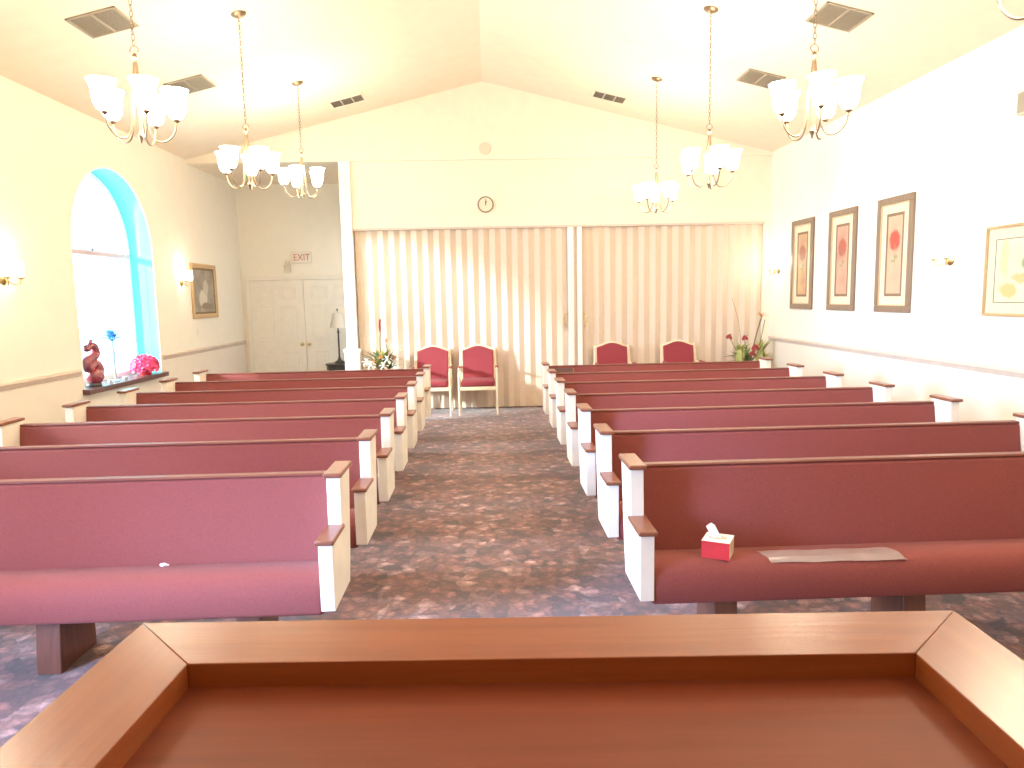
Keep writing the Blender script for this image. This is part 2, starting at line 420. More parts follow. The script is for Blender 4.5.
# pleated shades
n = 46; mb = MB(); vs = []; fs = []
y0, y1 = yc-hw+.075, yc+hw-.075; z0, z1 = WZ0+.07, WZS-.08
for i in range(n+1):
    y = y0+(y1-y0)*i/n; x = xs+(.014 if i % 2 else -.014)
    vs += [(x, y, z0), (x, y, z1)]
for i in range(n): fs.append((2*i, 2*i+2, 2*i+3, 2*i+1))
mb.add(vs, fs)
foldmat = mat('shade_fold_shadow', (.22, .42, .48), .8, .1, 20)  # thin dark strips along the pleats, drawn in as their fold shadow
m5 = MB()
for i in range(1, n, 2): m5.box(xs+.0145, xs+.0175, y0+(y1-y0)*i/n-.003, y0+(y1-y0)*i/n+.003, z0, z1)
PS = mb.build('pleated_shade', M['sheer'], smooth=False); m5.build('pleat_shadow_strips', foldmat, PS, smooth=False)
tag(PS, 'white vertically pleated shade in the lower part of the arched window', 'window shade')
n = 40; mb = MB(); vs = []; fs = []; rr = hw-.08
for i in range(n+1):
    a = PI*i/n; x = xs+(.016 if i % 2 else -.016)
    vs += [(xs, yc+.03*math.cos(a), WZS-.022+.03*math.sin(a)), (x, yc+rr*math.cos(a), WZS-.022+rr*math.sin(a))]
for i in range(n): fs.append((2*i, 2*i+2, 2*i+3, 2*i+1))
mb.add(vs, fs)
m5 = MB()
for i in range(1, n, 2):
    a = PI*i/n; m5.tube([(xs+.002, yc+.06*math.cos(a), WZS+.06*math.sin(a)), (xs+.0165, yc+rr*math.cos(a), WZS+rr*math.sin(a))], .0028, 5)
FS = mb.build('fan_shade', M['sheer'], smooth=False); m5.build('pleat_shadow_strips', foldmat, FS)
tag(FS, 'white sunburst pleated fan shade in the arch of the window', 'window shade')

# ------------------------------------------------------------------ double doors, exit sign, alcove things
def make_door(idx, x0, x1, hx, lab):
    y = YD
    d = MB().box(x0+.003, x1-.003, y-.035, y, .012, 2.03).build('door_%d' % idx, M['door'], bevel=.003)
    struct(d, lab, 'door')
    w = x1-x0; cols = [(x0+.12, x0+w/2-.05), (x0+w/2+.05, x1-.12)]
    for zz in ((.22, .80), (.98, 1.60), (1.70, 1.93)):
        for a, b in cols:
            m = MB(); t = .018
            m.box(a, b, y-.041, y-.034, zz[0], zz[0]+t); m.box(a, b, y-.041, y-.034, zz[1]-t, zz[1])
            m.box(a, a+t, y-.041, y-.034, zz[0], zz[1]); m.box(b-t, b, y-.041, y-.034, zz[0], zz[1])
            m.box(a+.05, b-.05, y-.044, y-.034, zz[0]+.05, zz[1]-.05)
            m.build('door_panel', M['door'], d, bevel=.004)
    R = Matrix.Translation((hx, y-.035, .92)) @ Matrix.Rotation(PI/2, 4, 'X')
    MB().lathe([(.03, 0), (.03, .006), (.012, .012), (.012, .035), (.026, .05), (.028, .062), (.018, .075), (.0001, .078)], 16, mtx=R).build('door_knob', M['brass'], d)
    return d
make_door(1, -4.10, -3.175, -3.235, 'left leaf of the cream panelled double doors')
make_door(2, -3.175, -2.25, -3.115, 'right leaf of the cream panelled double doors, behind the lamp')
mb = MB(); mb.box(-4.17, -4.10, YD-.045, YD, 0, 2.035); mb.box(-2.25, -2.18, YD-.045, YD, 0, 2.035); mb.box(-4.17, -2.18, YD-.045, YD, 2.035, 2.10)
struct(mb.build('trim_8', M['door'], bevel=.004), 'cream casing round the double doors', 'door casing')

t = thing('exit_sign', 'small white exit sign with red letters above the double doors', 'exit sign', (-3.17, YD, 2.32))
MB().box(-.16, .16, -.05, 0, 0, .2).build('sign_box', M['signwhite'], t, bevel=.006)
cu = bpy.data.curves.new('exit_text', 'FONT'); cu.body = 'EXIT'; cu.size = .16; cu.align_x = 'CENTER'; cu.extrude = .003
to = bpy.data.objects.new('exit_text', cu); COL.objects.link(to)
dg = bpy.context.evaluated_depsgraph_get(); me = bpy.data.meshes.new_from_object(to.evaluated_get(dg))
bpy.data.objects.remove(to); me.materials.clear(); me.materials.append(M['signred'])
lt = bpy.data.objects.new('lettering', me); COL.objects.link(lt); lt.parent = t; lt.location = (0, -.0515, .045); lt.rotation_euler = (PI/2, 0, 0); lt.scale = (.86, 1, 1)
lt['label'] = 'red letters EXIT'
t = thing('emergency_light', 'small beige emergency light box beside the exit sign', 'emergency light', (-3.425, YD, 2.165))
MB().box(-.055, .055, -.06, 0, 0, .13).build('housing', M['beigebox'], t, bevel=.008)
MB().lathe([(.0001, -.0), (.03, 0), (.04, .03), (.04, .045), (.0001, .05)], 14, mtx=Matrix.Translation((0, -.005, .16)) @ Matrix.Rotation(PI/2.3, 4, 'X')).build('lamp_head', M['beigebox'], t)
MB().tube([(0, -.03, .12), (0, -.03, .16)], .012).build('swivel', M['beigebox'], t)

# console table and lamp in the alcove
tx, ty = -2.47, YD-.42
t = thing('side_table', 'dark iron side table under the lamp, in front of the double doors', 'side table', (tx, ty, 0))
MB().lathe([(.0001, .575), (.29, .575), (.30, .585), (.30, .597), (.29, .605), (.0001, .605)], 32).build('table_top', M['dark'], t)
MB().lathe([(.27, .50), (.28, .50), (.28, .575), (.27, .575)], 32).build('apron', M['dark'], t)
for k in range(4):
    a = PI/4+k*PI/2; c, s_ = math.cos(a), math.sin(a)
    MB().tube(bez([(.26*c, .26*s_, .575), (.285*c, .285*s_, .40), (.19*c, .19*s_, .18), (.25*c, .25*s_, .012)]), .013).build('leg', M['dark'], t)
MB().lathe([(.0001, .17), (.19, .17), (.19, .185), (.0001, .185)], 24).build('lower_shelf', M['dark'], t)
t = thing('table_lamp', 'dark stemmed table lamp with a beige tapered shade, beside the white column', 'table lamp', (-2.53, ty, .606))
MB().lathe([(.085, 0), (.09, .01), (.075, .03), (.04, .05), (.022, .09), (.016, .12), (.014, .50), (.022, .53), (.014, .56), (.010, .60), (.0001, .60)], 20).build('lamp_base', M['dark'], t)
MB().lathe([(.140, .60), (.075, .85)], 32).build('lamp_shade', M['lampshade'], t)
mbh = MB()
mbh.tube([(.0, 0, .58), (0, 0, .90)], .004)
for k in range(3):
    a = 2*PI*k/3; mbh.tube([(0, 0, .85), (.075*math.cos(a), .075*math.sin(a), .85)], .0025)
mbh.build('harp', M['dark'], t)
MB().lathe([(.004, .88), (.012, .89), (.014, .905), (.008, .92), (.0001, .93)], 12).build('finial', M['dark'], t)
t = thing('blue_white_vase', 'small blue-white vase on the side table right of the lamp', 'vase', (-2.34, ty-.08, .606))
MB().lathe([(.035, 0), (.055, .03), (.06, .09), (.04, .15), (.025, .18), (.035, .20), (.030, .20), (.02, .18), (.0001, .17)], 18).build('body', mat('blue_white_glaze', (.62, .66, .85), .3, .25, 22), t)

# ------------------------------------------------------------------ folding partition
def partition(name, xa, xb, post0, post1, hx, lab, nf):
    t = thing(name, lab, 'folding partition', ((xa+xb)/2, YG+.04, 0), 0, None)
    cx = (xa+xb)/2
    mb = MB(); vs = []; fs = []; d = .017
    n = nf*2
    for i in range(n+1):
        x = xa+(xb-xa)*i/n - cx; y = d if i % 2 == 0 else -d
        vs += [(x, y, .015), (x, y, ZQ-.03)]
    for i in range(n): fs.append((2*i, 2*i+2, 2*i+3, 2*i+1))
    mb.add(vs, fs)
    o = mb.build('accordion_panels', M['part'], t, smooth=False)
    sm = o.modifiers.new('thick', 'SOLIDIFY'); sm.thickness = .006
    MB().box(post0-cx, post1-cx, -.07, .07, .012, ZQ-.03).build('lead_post', M['white'], t, bevel=.004)
    hz = 1.30; hb = -.03 if hx < 1.3 else .03
    m = MB(); m.tube(bez([(hx-cx, -.012, hz-.10), (hx-cx+hb*.5, -.05, hz-.08), (hx-cx+hb, -.06, hz), (hx-cx+hb*.5, -.05, hz+.08), (hx-cx, -.012, hz+.10)]), .009)
    m.build('handle', M['brass'], t)
    return t
partition('folding_partition', -1.915, 1.215, 1.218, 1.30, 1.190, 'left half of the cream accordion partition, behind the pair of chairs beside the aisle', 19)
partition('folding_partition', 1.425, 4.15, 1.355, 1.423, 1.455, 'right half of the cream accordion partition, ending at the right wall', 16)
struct(MB().box(1.30, 1.355, YG+.02, YG+.06, 0.01, ZQ-.03).build('trim_9', M['part'], smooth=False), 'beige strip between the two white partition posts', 'jamb')

# clock and speaker disc
R90 = Matrix.Rotation(PI/2, 4, 'X')
t = thing('wall_clock', 'round wall clock with a dark rim above the partition', 'clock', (.02, YG, 3.015))
MB().lathe([(.0001, 0), (.112, 0), (.118, .012), (.112, .028), (.102, .028), (.100, .014), (.0001, .014)], 40, mtx=R90).build('rim', M['frame_brown'], t)
MB().lathe([(.0001, .0145), (.0995, .0145), (.0995, .016), (.0001, .016)], 40, mtx=R90).build('face', M['clockface'], t)
MB().box(-.005, .005, -.021, -.0175, -.012, .055, Matrix.Rotation(.25, 4, 'Y')).build('hour_hand', M['dark'], t)
MB().box(-.0035, .0035, -.025, -.0215, -.015, .082, Matrix.Rotation(-.02, 4, 'Y')).build('minute_hand', M['dark'], t)
t = thing('round_speaker', 'plain beige round disc on the gable above the clock', 'speaker', (.03, YG-g, 3.80))
MB().lathe([(.0001, 0), (.082, 0), (.085, .008), (.078, .016), (.0001, .018)], 32, mtx=R90).build('cover', mat('beige_disc', (.70, .58, .45), .6, .03, 12), t)

# ------------------------------------------------------------------ ceiling vents
def on_ceiling(x, y):
    sl = (ZP-ZC)/(XR-XP) if x > 0 else (ZP-ZC)/(XP-XL)
    return Vector((x, y, ZP-sl*abs(x))), math.atan(sl)*(1 if x > 0 else -1)
def vent(x, y, label):
    p, a = on_ceiling(x, y)
    t = thing('ceiling_vent', label, 'ceiling vent', p, 0, 'square return vents in the ceiling')
    t.rotation_euler = (0, a, 0)
    h = .205
    m = MB(); b = .02
    m.box(-h, h, -h, -h+b, -.014, 0); m.box(-h, h, h-b, h, -.014, 0); m.box(-h, -h+b, -h, h, -.014, 0); m.box(h-b, h, -h, h, -.014, 0); m.box(-.008, .008, -h, h, -.014, 0)
    m.build('frame', M['grille'], t, bevel=.002)
    MB().box(-h+.01, h-.01, -h+.01, h-.01, -.003, 0).build('backing', M['grille_dark'], t)
    m = MB()
    for side in (-1, 1):
        for k in range(12):
            xx = side*(.012+.016*k+.004)
            m.box(-.0075, .0075, -h+b, h-b, -.001, .001, Matrix.Translation((xx, 0, -.009)) @ Matrix.Rotation(.5 if x < 0 else -.5, 4, 'Y'))
    m.build('louvers', M['grille'], t, smooth=False)
for x, y, lab in ((-3.10, 6.31, 'square taupe ceiling vent at upper left, nearest beside the left chandelier chain'), (-3.10, 8.06, 'square taupe ceiling vent on the left slope, farther one half lost in chandelier glare'),
                  (3.07, 6.34, 'square taupe ceiling vent at upper right, over the near right chandelier'), (3.06, 8.08, 'square taupe ceiling vent on the right slope, farther one left of the near chandelier')):
    vent(x, y, lab)
def register(x, y, label):
    p, a = on_ceiling(x, y)
    t = thing('ceiling_register', label, 'ceiling vent', p, 0, 'three-slot air registers near the gable')
    t.rotation_euler = (0, a, 0)
    w, h = .225, .15
    m = MB(); b = .016
    m.box(-w, w, -h, -h+b, -.012, 0); m.box(-w, w, h-b, h, -.012, 0)
    for xx in (-w, -w/3-b/2, w/3-b/2, w-b): m.box(xx, xx+b, -h, h, -.012, 0)
    m.build('frame', M['signwhite'], t, bevel=.002)
    MB().box(-w+.008, w-.008, -h+.008, h-.008, -.003, 0).build('backing', M['grille_dark'], t)
    m = MB()
    for k in range(10):
        yy = -h+b+.013+k*.0265
        m.box(-w+b, w-b, -.011, .011, -.001, .001, Matrix.Translation((0, yy, -.008)) @ Matrix.Rotation(.6, 4, 'X'))
    m.build('louvers', M['grille'], t, smooth=False)
register(-1.785, 9.95, 'three-slot ceiling register on the left slope near the gable')
register(1.72, 9.97, 'three-slot ceiling register on the right slope near the gable')

# ------------------------------------------------------------------ chandeliers
def chandelier(x, y, zb, phase, label, power):
    p, a = on_ceiling(x, y)
    t = thing('chandelier', label, 'chandelier', (x, y, zb), 0, 'five-light chandeliers')
    dz = p.z-zb
    MB().lathe([(.0001, -.03), (.02, -.03), (.055, -.018), (.068, -.006), (.068, .0), (.0001, .0)], 28, mtx=Matrix.Translation((0, 0, dz)) @ Matrix.Rotation(a, 4, 'Y')).build('canopy', M['metal'], t)
    top = dz-.03; bot = .57; nl = max(4, int(round((top-bot)/.034)))
    m = MB(); st = (top-bot)/nl
    for k in range(nl):
        zc = bot+st*(k+.5)
        pts = []
        for i in range(10):
            an = 2*PI*i/10; u, v = .010*math.cos(an), (st*.5+.005)*math.sin(an)
            pts.append((u, 0, zc+v) if k % 2 else (0, u, zc+v))
        m.tube(pts, .0028, 5, closed=True)
    m.build('chain', M['metal'], t)
    MB().tube([(.026*math.cos(i*PI/9), .004*math.sin(i), .545+.026*math.sin(i*PI/9)) for i in range(18)], .004, 6, closed=True).build('loop', M['metal'], t)
    MB().lathe([(.006, .40), (.012, .42), (.009, .46), (.016, .49), (.024, .50), (.012, .515), (.005, .53), (.0001, .53)], 14).build('stem', M['metal'], t)
    MB().lathe([(.0001, -.012), (.006, -.008), (.007, 0), (.010, .015), (.020, .035), (.010, .055), (.006, .07), (.005, .41), (.0001, .41)], 14).build('hub', M['metal'], t)
    for k in range(5):
        an = phase+2*PI*k/5; c, s_ = math.cos(an), math.sin(an)
        pr = [(.010, .47), (.016, .40), (.034, .32), (.040, .20), (.048, .09), (.085, .012), (.145, .008), (.195, .06), (.212, .135)]
        arm = MB().tube([(r*c, r*s_, z) for r, z in [(q.x, q.y) for q in bez([(a_, b_, 0) for a_, b_ in pr], 5)]], .0055, 7).build('arm', M['metal'], t)
        MB().lathe([(.006, .124), (.018, .132), (.022, .140), (.016, .146), (.012, .165), (.0001, .166)], 14, c=(.212*c, .212*s_, 0)).build('cup', M['metal'], arm)
        sh = MB().lathe([(.018, .146), (.040, .156), (.056, .185), (.062, .225), (.064, .265), (.072, .30), (.084, .325)], 28, c=(.212*c, .212*s_, 0), scallop=.05, k=7).build('glass_shade', M['shade'], arm)
    l = bpy.data.lights.new('chandelier_light', 'POINT'); l.energy = power; l.color = (1, .79, .50); l.shadow_soft_size = .10
    o = bpy.data.objects.new('chandelier_light', l); COL.objects.link(o); o.location = (x, y, zb+.30)
CH = [(2.13, 4.712, 2.655, .75, 'lit chandelier with five white glass shades, nearest on the right side'), (-2.14, 4.712, 2.68, .3, 'lit glaring chandelier nearest on the left side, over the arched window'),
      (2.10, 6.78, 2.645, 1.1, 'lit chandelier second from the lectern on the right side'), (-2.14, 6.78, 2.70, .5, 'lit chandelier second from the lectern on the left side'),
      (2.10, 8.86, 2.66, .2, 'lit chandelier farthest on the right side, nearest the partition'), (-2.155, 8.83, 2.895, .9, 'lit chandelier farthest on the left side, hanging highest by the alcove'),
      (2.10, 2.643, 2.655, 1.0, 'chandelier at the upper right corner of the picture, nearest the lectern'), (-2.14, 2.643, 2.68, .3, 'chandelier over the left front pew, outside the picture')]
PW = 60
CH += [(2.10, .575, 2.655, .4, 'unseen chandelier added on the right side above the lectern for its light'), (-2.14, .575, 2.68, .8, 'unseen chandelier added on the left side above the lectern for its light')]  # extra pair out of view, added to brighten the lectern
for c in CH: chandelier(*c, PW if c[1] > 1 else PW*.45)

# ------------------------------------------------------------------ wall sconces
def sconce(x, y, z, sgn, label):
    t = thing('wall_sconce', label, 'wall sconce', (x, y, z), 0, 'two-arm wall sconces')
    Ry = Matrix.Rotation(-sgn*PI/2 if False else sgn*PI/2, 4, 'Y')
    MB().lathe([(.0001, 0), (.055, 0), (.06, .008), (.045, .018), (.02, .03), (.0001, .032)], 20, mtx=Ry).build('back_plate', M['brass'], t)
    for d in (-1, 1):
        arm = MB().tube(bez([(sgn*.025, 0, 0), (sgn*.06, d*.03, -.05), (sgn*.09, d*.07, -.055), (sgn*.10, d*.09, -.01)]), .006).build('arm', M['brass'], t)
        MB().lathe([(.008, -.012), (.026, -.002), (.030, .006), (.018, .012), (.0001, .012)], 14, c=(sgn*.10, d*.09, 0)).build('cup', M['brass'], arm)
        MB().lathe([(.018, .012), (.027, .03), (.030, .08), (.027, .13), (.030, .15)], 18, c=(sgn*.10, d*.09, 0)).build('glass_shade', M['cand'], arm)
    l = bpy.data.lights.new('sconce_light', 'POINT'); l.energy = 7; l.color = (1, .84, .6); l.shadow_soft_size = .05
    o = bpy.data.objects.new('sconce_light', l); COL.objects.link(o); o.location = (x+sgn*.16, y, z+.12)
sconce(XL, 6.50, 1.92, 1, 'glaring two-arm sconce on the left wall before the arched window')
sconce(XL, 10.20, 1.97, 1, 'lit two-arm sconce between the arched window and the gold framed picture')
sconce(XR, 6.48, 1.93, -1, 'brass two-arm sconce between the tall flower prints and the wide print')
sconce(XR, 10.36, 1.98, -1, 'lit two-arm sconce at the right end of the partition')

# ------------------------------------------------------------------ framed pictures
def art_mat(name, bg1, bg2, blobs):
    """blobs: (u, v, radius_u, radius_v, colour) in local metres of the print (object x = across, z = up)"""
    m, nt, out = new_mat(name)
    b = N(nt, 'ShaderNodeBsdfPrincipled'); nt.links.new(b.outputs[0], out.inputs[0]); b.inputs['Roughness'].default_value = .5
    tc = N(nt, 'ShaderNodeTexCoord'); no = N(nt, 'ShaderNodeTexNoise'); no.inputs['Scale'].default_value = 5; no.inputs['Detail'].default_value = 3
    nt.links.new(tc.outputs['Object'], no.inputs['Vector'])
    r = ramp(nt, [(.35, bg1), (.65, bg2)]); nt.links.new(no.outputs[0], r.inputs[0])
    cur = r.outputs[0]
    n2 = N(nt, 'ShaderNodeTexNoise'); n2.inputs['Scale'].default_value = 18
    nt.links.new(tc.outputs['Object'], n2.inputs['Vector'])
    sub = N(nt, 'ShaderNodeVectorMath', operation='MULTIPLY_ADD'); nt.links.new(n2.outputs['Color'], sub.inputs[0]); sub.inputs[1].default_value = (.05, .0, .05); nt.links.new(tc.outputs['Object'], sub.inputs[2])
    for u, v, ru, rv, c in blobs:
        mp = N(nt, 'ShaderNodeMapping'); mp.vector_type = 'TEXTURE'
        mp.inputs['Location'].default_value = (u+.025, 0, v+.025); mp.inputs['Scale'].default_value = (ru, 1000, rv)
        nt.links.new(sub.outputs[0], mp.inputs[0])
        ln = N(nt, 'ShaderNodeVectorMath', operation='LENGTH'); nt.links.new(mp.outputs[0], ln.inputs[0])
        mr = N(nt, 'ShaderNodeMapRange'); mr.inputs[1].default_value = 1.1; mr.inputs[2].default_value = .8
        nt.links.new(ln.outputs['Value'], mr.inputs[0])
        mx = N(nt, 'ShaderNodeMix', data_type='RGBA'); nt.links.new(mr.outputs[0], mx.inputs[0]); nt.links.new(cur, mx.inputs[6]); mx.inputs[7].default_value = (*c, 1)
        cur = mx.outputs[2]
    nt.links.new(cur, b.inputs['Base Color']); return m
def ring(m, w, h, fw, fh, ya, yb):      # rectangular ring in local x/z, from depth ya to yb
    for (x0, x1, z0, z1) in ((-w, w, -h, -h+fh), (-w, w, h-fh, h)): m.box(x0, x1, ya, yb, z0, z1)
    for (x0, x1, z0, z1) in ((-w, -w+fw, -h+fh, h-fh), (w-fw, w, -h+fh, h-fh)): m.box(x0, x1, ya, yb, z0, z1)
    return m
def picture(wall_x, sgn, yc, zc, w, h, fw, label, mats, art, lip=.012, matw=.07, matb=.025, group=None, tall=True):
    # local frame faces -y; rotate to face the room
    t = thing('framed_picture', label, 'picture', (wall_x, yc, zc), PI/2 if sgn > 0 else -PI/2, group)
    W, H = w/2, h/2
    ring(MB(), W, H, fw, fw, -.03, -.002).build('frame', mats[0], t, bevel=.006)
    ring(MB(), W-fw, H-fw, lip, lip, -.024, -.004).build('inner_lip', mats[1], t, bevel=.002)
    ww, hh = W-fw-lip, H-fw-lip
    ring(MB(), ww, hh, matw, matw, -.012, -.006).build('mat_board', mats[2], t, smooth=False)
    ww -= matw; hh -= matw
    ring(MB(), ww, hh, matb, matb, -.0115, -.006).build('inner_mat', mats[3], t, smooth=False)
    MB().box(-ww+matb, ww-matb, -.010, -.006, -hh+matb, hh-matb).build('print', art, t, smooth=False)
    return t
pink1, pink2, yel = (.46, .22, .15), (.52, .31, .21), (.52, .37, .17)
for i, (yc_, lab, fl) in enumerate(((9.565, 'tall brown framed flower print, farthest of the three on the right wall', (.32, .10, .06)),
                              (8.485, 'tall brown framed flower print, middle of the three on the right wall', (.36, .09, .06)),
                              (7.385, 'tall brown framed flower print with a round red bloom, nearest of the three', (.50, .06, .04)))):
    a = art_mat('flower_print_%s' % ('far', 'middle', 'near')[i], (pink1, yel, pink2)[i] if i != 1 else pink1, (yel, pink2, (.56, .38, .24))[i],
                [(.0, .15, .10, .11, fl), (.005, .0, .007, .12, (.25, .22, .12)), (-.03, -.06, .04, .02, (.28, .28, .14)), (.035, -.02, .03, .02, (.28, .28, .14))])
    picture(XR, -1, yc_, 2.02, .655, 1.19, .07, lab, (M['frame_brown'], M['frame_inner'], M['mat'], M['matb']), a, matw=.085, matb=.03, group='tall framed flower prints')
a = art_mat('branch_print', (.66, .56, .36), (.72, .64, .46), [(-.36, .10, .05, .16, (.72, .50, .28)), (-.30, -.16, .10, .06, (.48, .40, .16)), (-.16, -.06, .12, .04, (.45, .40, .18)), (-.05, .06, .13, .07, (.22, .30, .16)), (.2, .05, .12, .10, (.30, .32, .18)), (.35, -.05, .08, .12, (.60, .30, .2))])
picture(XR, -1, 5.42, 1.797, 1.15, .74, .02, 'wide thin framed branch print at the right edge, right of the brass sconce', (M['frame_gold'], M['frame_inner'], M['mat'], M['dark']), a, lip=.005, matw=.085, matb=.006)
a = art_mat('still_life_print', (.20, .17, .13), (.34, .29, .23), [(-.05, -.10, .16, .12, (.58, .54, .46)), (.06, .05, .10, .12, (.48, .43, .36)), (.05, -.22, .22, .05, (.20, .15, .10)), (-.14, -.16, .06, .06, (.62, .5, .4))])
picture(XL, 1, 10.98, 1.845, .94, .80, .05, 'gold framed dark still life picture on the left wall beside the double doors', (M['frame_gold'], M['frame_inner'], M['matb'], M['matb']), a, lip=.012, matw=.02, matb=.01)
t = thing('switch_plate', 'small cream switch plate on the left wall under the gold framed picture', 'light switch', (XL, 10.67, 1.25), PI/2)
MB().box(-.04, .04, -.006, 0, -.06, .06).build('plate', M['trim'], t, bevel=.003)
MB().box(-.006, .006, -.016, -.005, -.012, .012).build('toggle', M['white'], t, bevel=.002)
t = thing('wall_speaker', 'small beige speaker box high on the right wall at the picture edge', 'speaker', (XR, 5.50, 3.07), -PI/2)
MB().box(-.12, .12, -.11, 0, -.09, .09).build('cabinet', M['beigebox'], t, bevel=.008)
MB().box(-.105, .105, -.115, -.108, -.075, .075).build('grille', M['grille'], t, bevel=.003)

# ------------------------------------------------------------------ pews
W = 2.735; TH = .063
def end_panel_profile():
    return [(0, .300), (.345, .300), (.385, .45), (.45, .85), (.225, .85), (.215, .605), (0, .605)]
def pew(side, label, loc):
    t = thing('church_pew', label, 'pew', loc, 0, 'burgundy pews of the left block' if side < 0 else 'burgundy pews of the right block')
    x0, x1 = TH, W-TH
    seat = [(.012, .30), (.02, .275), (.06, .262), (.40, .262), (.43, .30), (.43, .39), (.36, .405), (.25, .435), (.14, .458), (.075, .458), (.035, .44), (.014, .405), (.006, .36)]
    MB().prism_x(seat, x0, x1).build('seat_cushion', M['fabric'], t, bevel=.012, seg=3)
    back = [(.345, .395), (.352, .39), (.405, .39), (.470, .785), (.465, .812), (.425, .812), (.412, .80)]
    MB().prism_x(back, x0, x1).build('back_rest', M['fabric'], t, bevel=.006, seg=2)
    rl = [(.418, .811), (.470, .811), (.474, .818), (.470, .826), (.420, .826), (.414, .818)]
    MB().prism_x(rl, x0, x1).build('top_rail', M['railwood'], t, bevel=.002)['label'] = 'thin reddish wooden rail on top of the back'
    for k, (a, b) in enumerate(((0, TH), (W-TH, W))):
        p = MB().prism_x(end_panel_profile(), a, b).build('end_panel', M['panel'], t, bevel=.003)
        p['label'] = 'cream stepped end panel'
        o = .011
        c = MB().box(a-o, b+o, .200, .470, .851, .874).build('top_cap', M['cap'], p, bevel=.007, seg=3); c['label'] = 'reddish brown wooden cap'
        c = MB().box(a-o, b+o, -.022, .235, .606, .628).build('arm_cap', M['cap'], p, bevel=.007, seg=3); c['label'] = 'reddish brown wooden armrest cap'
    for lx in (.43, 1.33, 2.22):
        if side < 0: lx = W-lx
        m = MB(); m.prism_x([(.10, 0), (.40, 0), (.40, .262), (.13, .262), (.105, .08)], lx-.055, lx+.055)
        m.build('pedestal_leg', M['leg'], t, bevel=.004)['label'] = 'dark brown wooden pedestal'
    return t
ORD = ['first row nearest the lectern', 'second row from the lectern', 'third row from the lectern', 'fourth row, middle of the block', 'fifth row from the lectern', 'sixth row from the lectern', 'seventh and last row, nearest the partition']
SP = .8598; YR0, YL0 = 3.035, 3.045
for side, xb, yb, nm, ex in ((1, .655, YR0, 'right', {0: ', under a red tissue box'}), (-1, -.701-W, YL0, 'left', {0: ' in pinkish daylight', 6: ''})):
    proto = None
    for k in range(7):
        lab = 'burgundy pew of the %s block, %s%s' % (nm, ORD[k], ex.get(k, ''))
        if proto is None: proto = pew(side, lab, (xb, yb, 0)); o = proto
        else: o = copy_tree(proto)
        o['label'] = lab; o.location = (xb, yb+SP*k, 0)

# things on the front pews
bx, by, bz = 1.045, YR0+.13, .4585
t = thing('tissue_box', 'red cube tissue box with a white tissue sticking out, on the front right pew', 'tissue box', (bx, by, bz), -.50)
h = .080
def card(nm, m, vs): return MB().add(vs, [(0, 1, 2, 3)]).build(nm, m, t, smooth=False)
e = .0625
MB().box(-e+.001, e-.001, -e+.001, e-.001, 0, h-.0005).build('carton', M['tanbox'], t)
MB().box(-e, e, -e, -e+.001, .0, h).build('front_face', M['redbox'], t)['label'] = 'red front face'
m = MB(); hole = [(.042*math.cos(2*PI*i/20), .026*math.sin(2*PI*i/20)) for i in range(20)]
m.box(-e, e, -e, e, h-.0005, h+.001)
m.build('top_face', M['tissue'], t)['label'] = 'white top face'
MB().prism(hole, lambda a, b: (a, b, h+.001), lambda a, b: (a, b, h+.0018)).build('slot', M['tanbox'], t)
m = MB(); vs = []; fs = []
for i in range(7):
    for j in range(6):
        u = i/6-.5; v = j/5
        vs.append((-.008-.028*v+u*.05*(1-.2*v), .008*math.sin(u*7+v*3)+.006*v, h+.002+.068*v*(1-.5*abs(u-.15*v)*v)))
for i in range(6):
    for j in range(5): fs.append((i*6+j, (i+1)*6+j, (i+1)*6+j+1, i*6+j+1))
m.add(vs, fs); m.build('tissue', M['tissue'], t)['label'] = 'white tissue pulled up'

def seat_z(yrel):
    pts = [(.035, .44), (.075, .458), (.14, .458), (.25, .435), (.36, .405), (.43, .39)]
    for (a, b), (c, d) in zip(pts, pts[1:]):
        if yrel <= c: return b+(d-b)*(max(yrel, a)-a)/(c-a)
    return .39
m = MB(); vs = []; fs = []; nu, nv = 26, 10
q = [(1.235, 3.20-YR0), (1.262, 3.075-YR0), (1.885, 3.062-YR0), (1.850, 3.19-YR0)]
for i in range(nu+1):
    for j in range(nv+1):
        u, v = i/nu, j/nv
        x = (1-v)*((1-u)*q[1][0]+u*q[2][0])+v*((1-u)*q[0][0]+u*q[3][0])
        y = (1-v)*((1-u)*q[1][1]+u*q[2][1])+v*((1-u)*q[0][1]+u*q[3][1])
        z = seat_z(y)+.0035+.003*math.sin(9*u+4*v)*math.sin(7*u-5*v+1)+random.uniform(0, .0015)
        vs.append((x, YR0+y, z))
for i in range(nu):
    for j in range(nv): fs.append((i*(nv+1)+j, (i+1)*(nv+1)+j, (i+1)*(nv+1)+j+1, i*(nv+1)+j+1))
m.add(vs, fs)
tag(m.build('plastic_sheet', M['plastic']), 'thin greyish plastic sheet lying flat on the front right pew beside the tissue box', 'plastic sheet')
m = MB()
m.ball((0, 0, .009), .011, 8, 6, (1.7, 1, .8)); m.ball((.016, .004, .006), .007, 7, 5, (1.3, 1, .8))
sc = m.build('paper_scrap', M['tissue']); sc.location = (-1.56, YL0+.27, .430)
tag(sc, 'tiny crumpled white paper scrap on the front left pew at the foot of its back', 'paper')
t = thing('closed_book', 'dark brown book standing against the back of the last right pew, near the aisle', 'book', (.92, YR0+SP*6+.335, .418), 0)
t.rotation_euler = (-.15, 0, 0)
MB().box(-.11, .11, -.03, .0, 0, .385).build('cover', mat('dark_brown_cover', (.12, .05, .035), .6, .1, 12), t, bevel=.004)
MB().box(-.105, .112, -.026, -.004, .004, .380).build('pages', M['mat'], t, smooth=False)

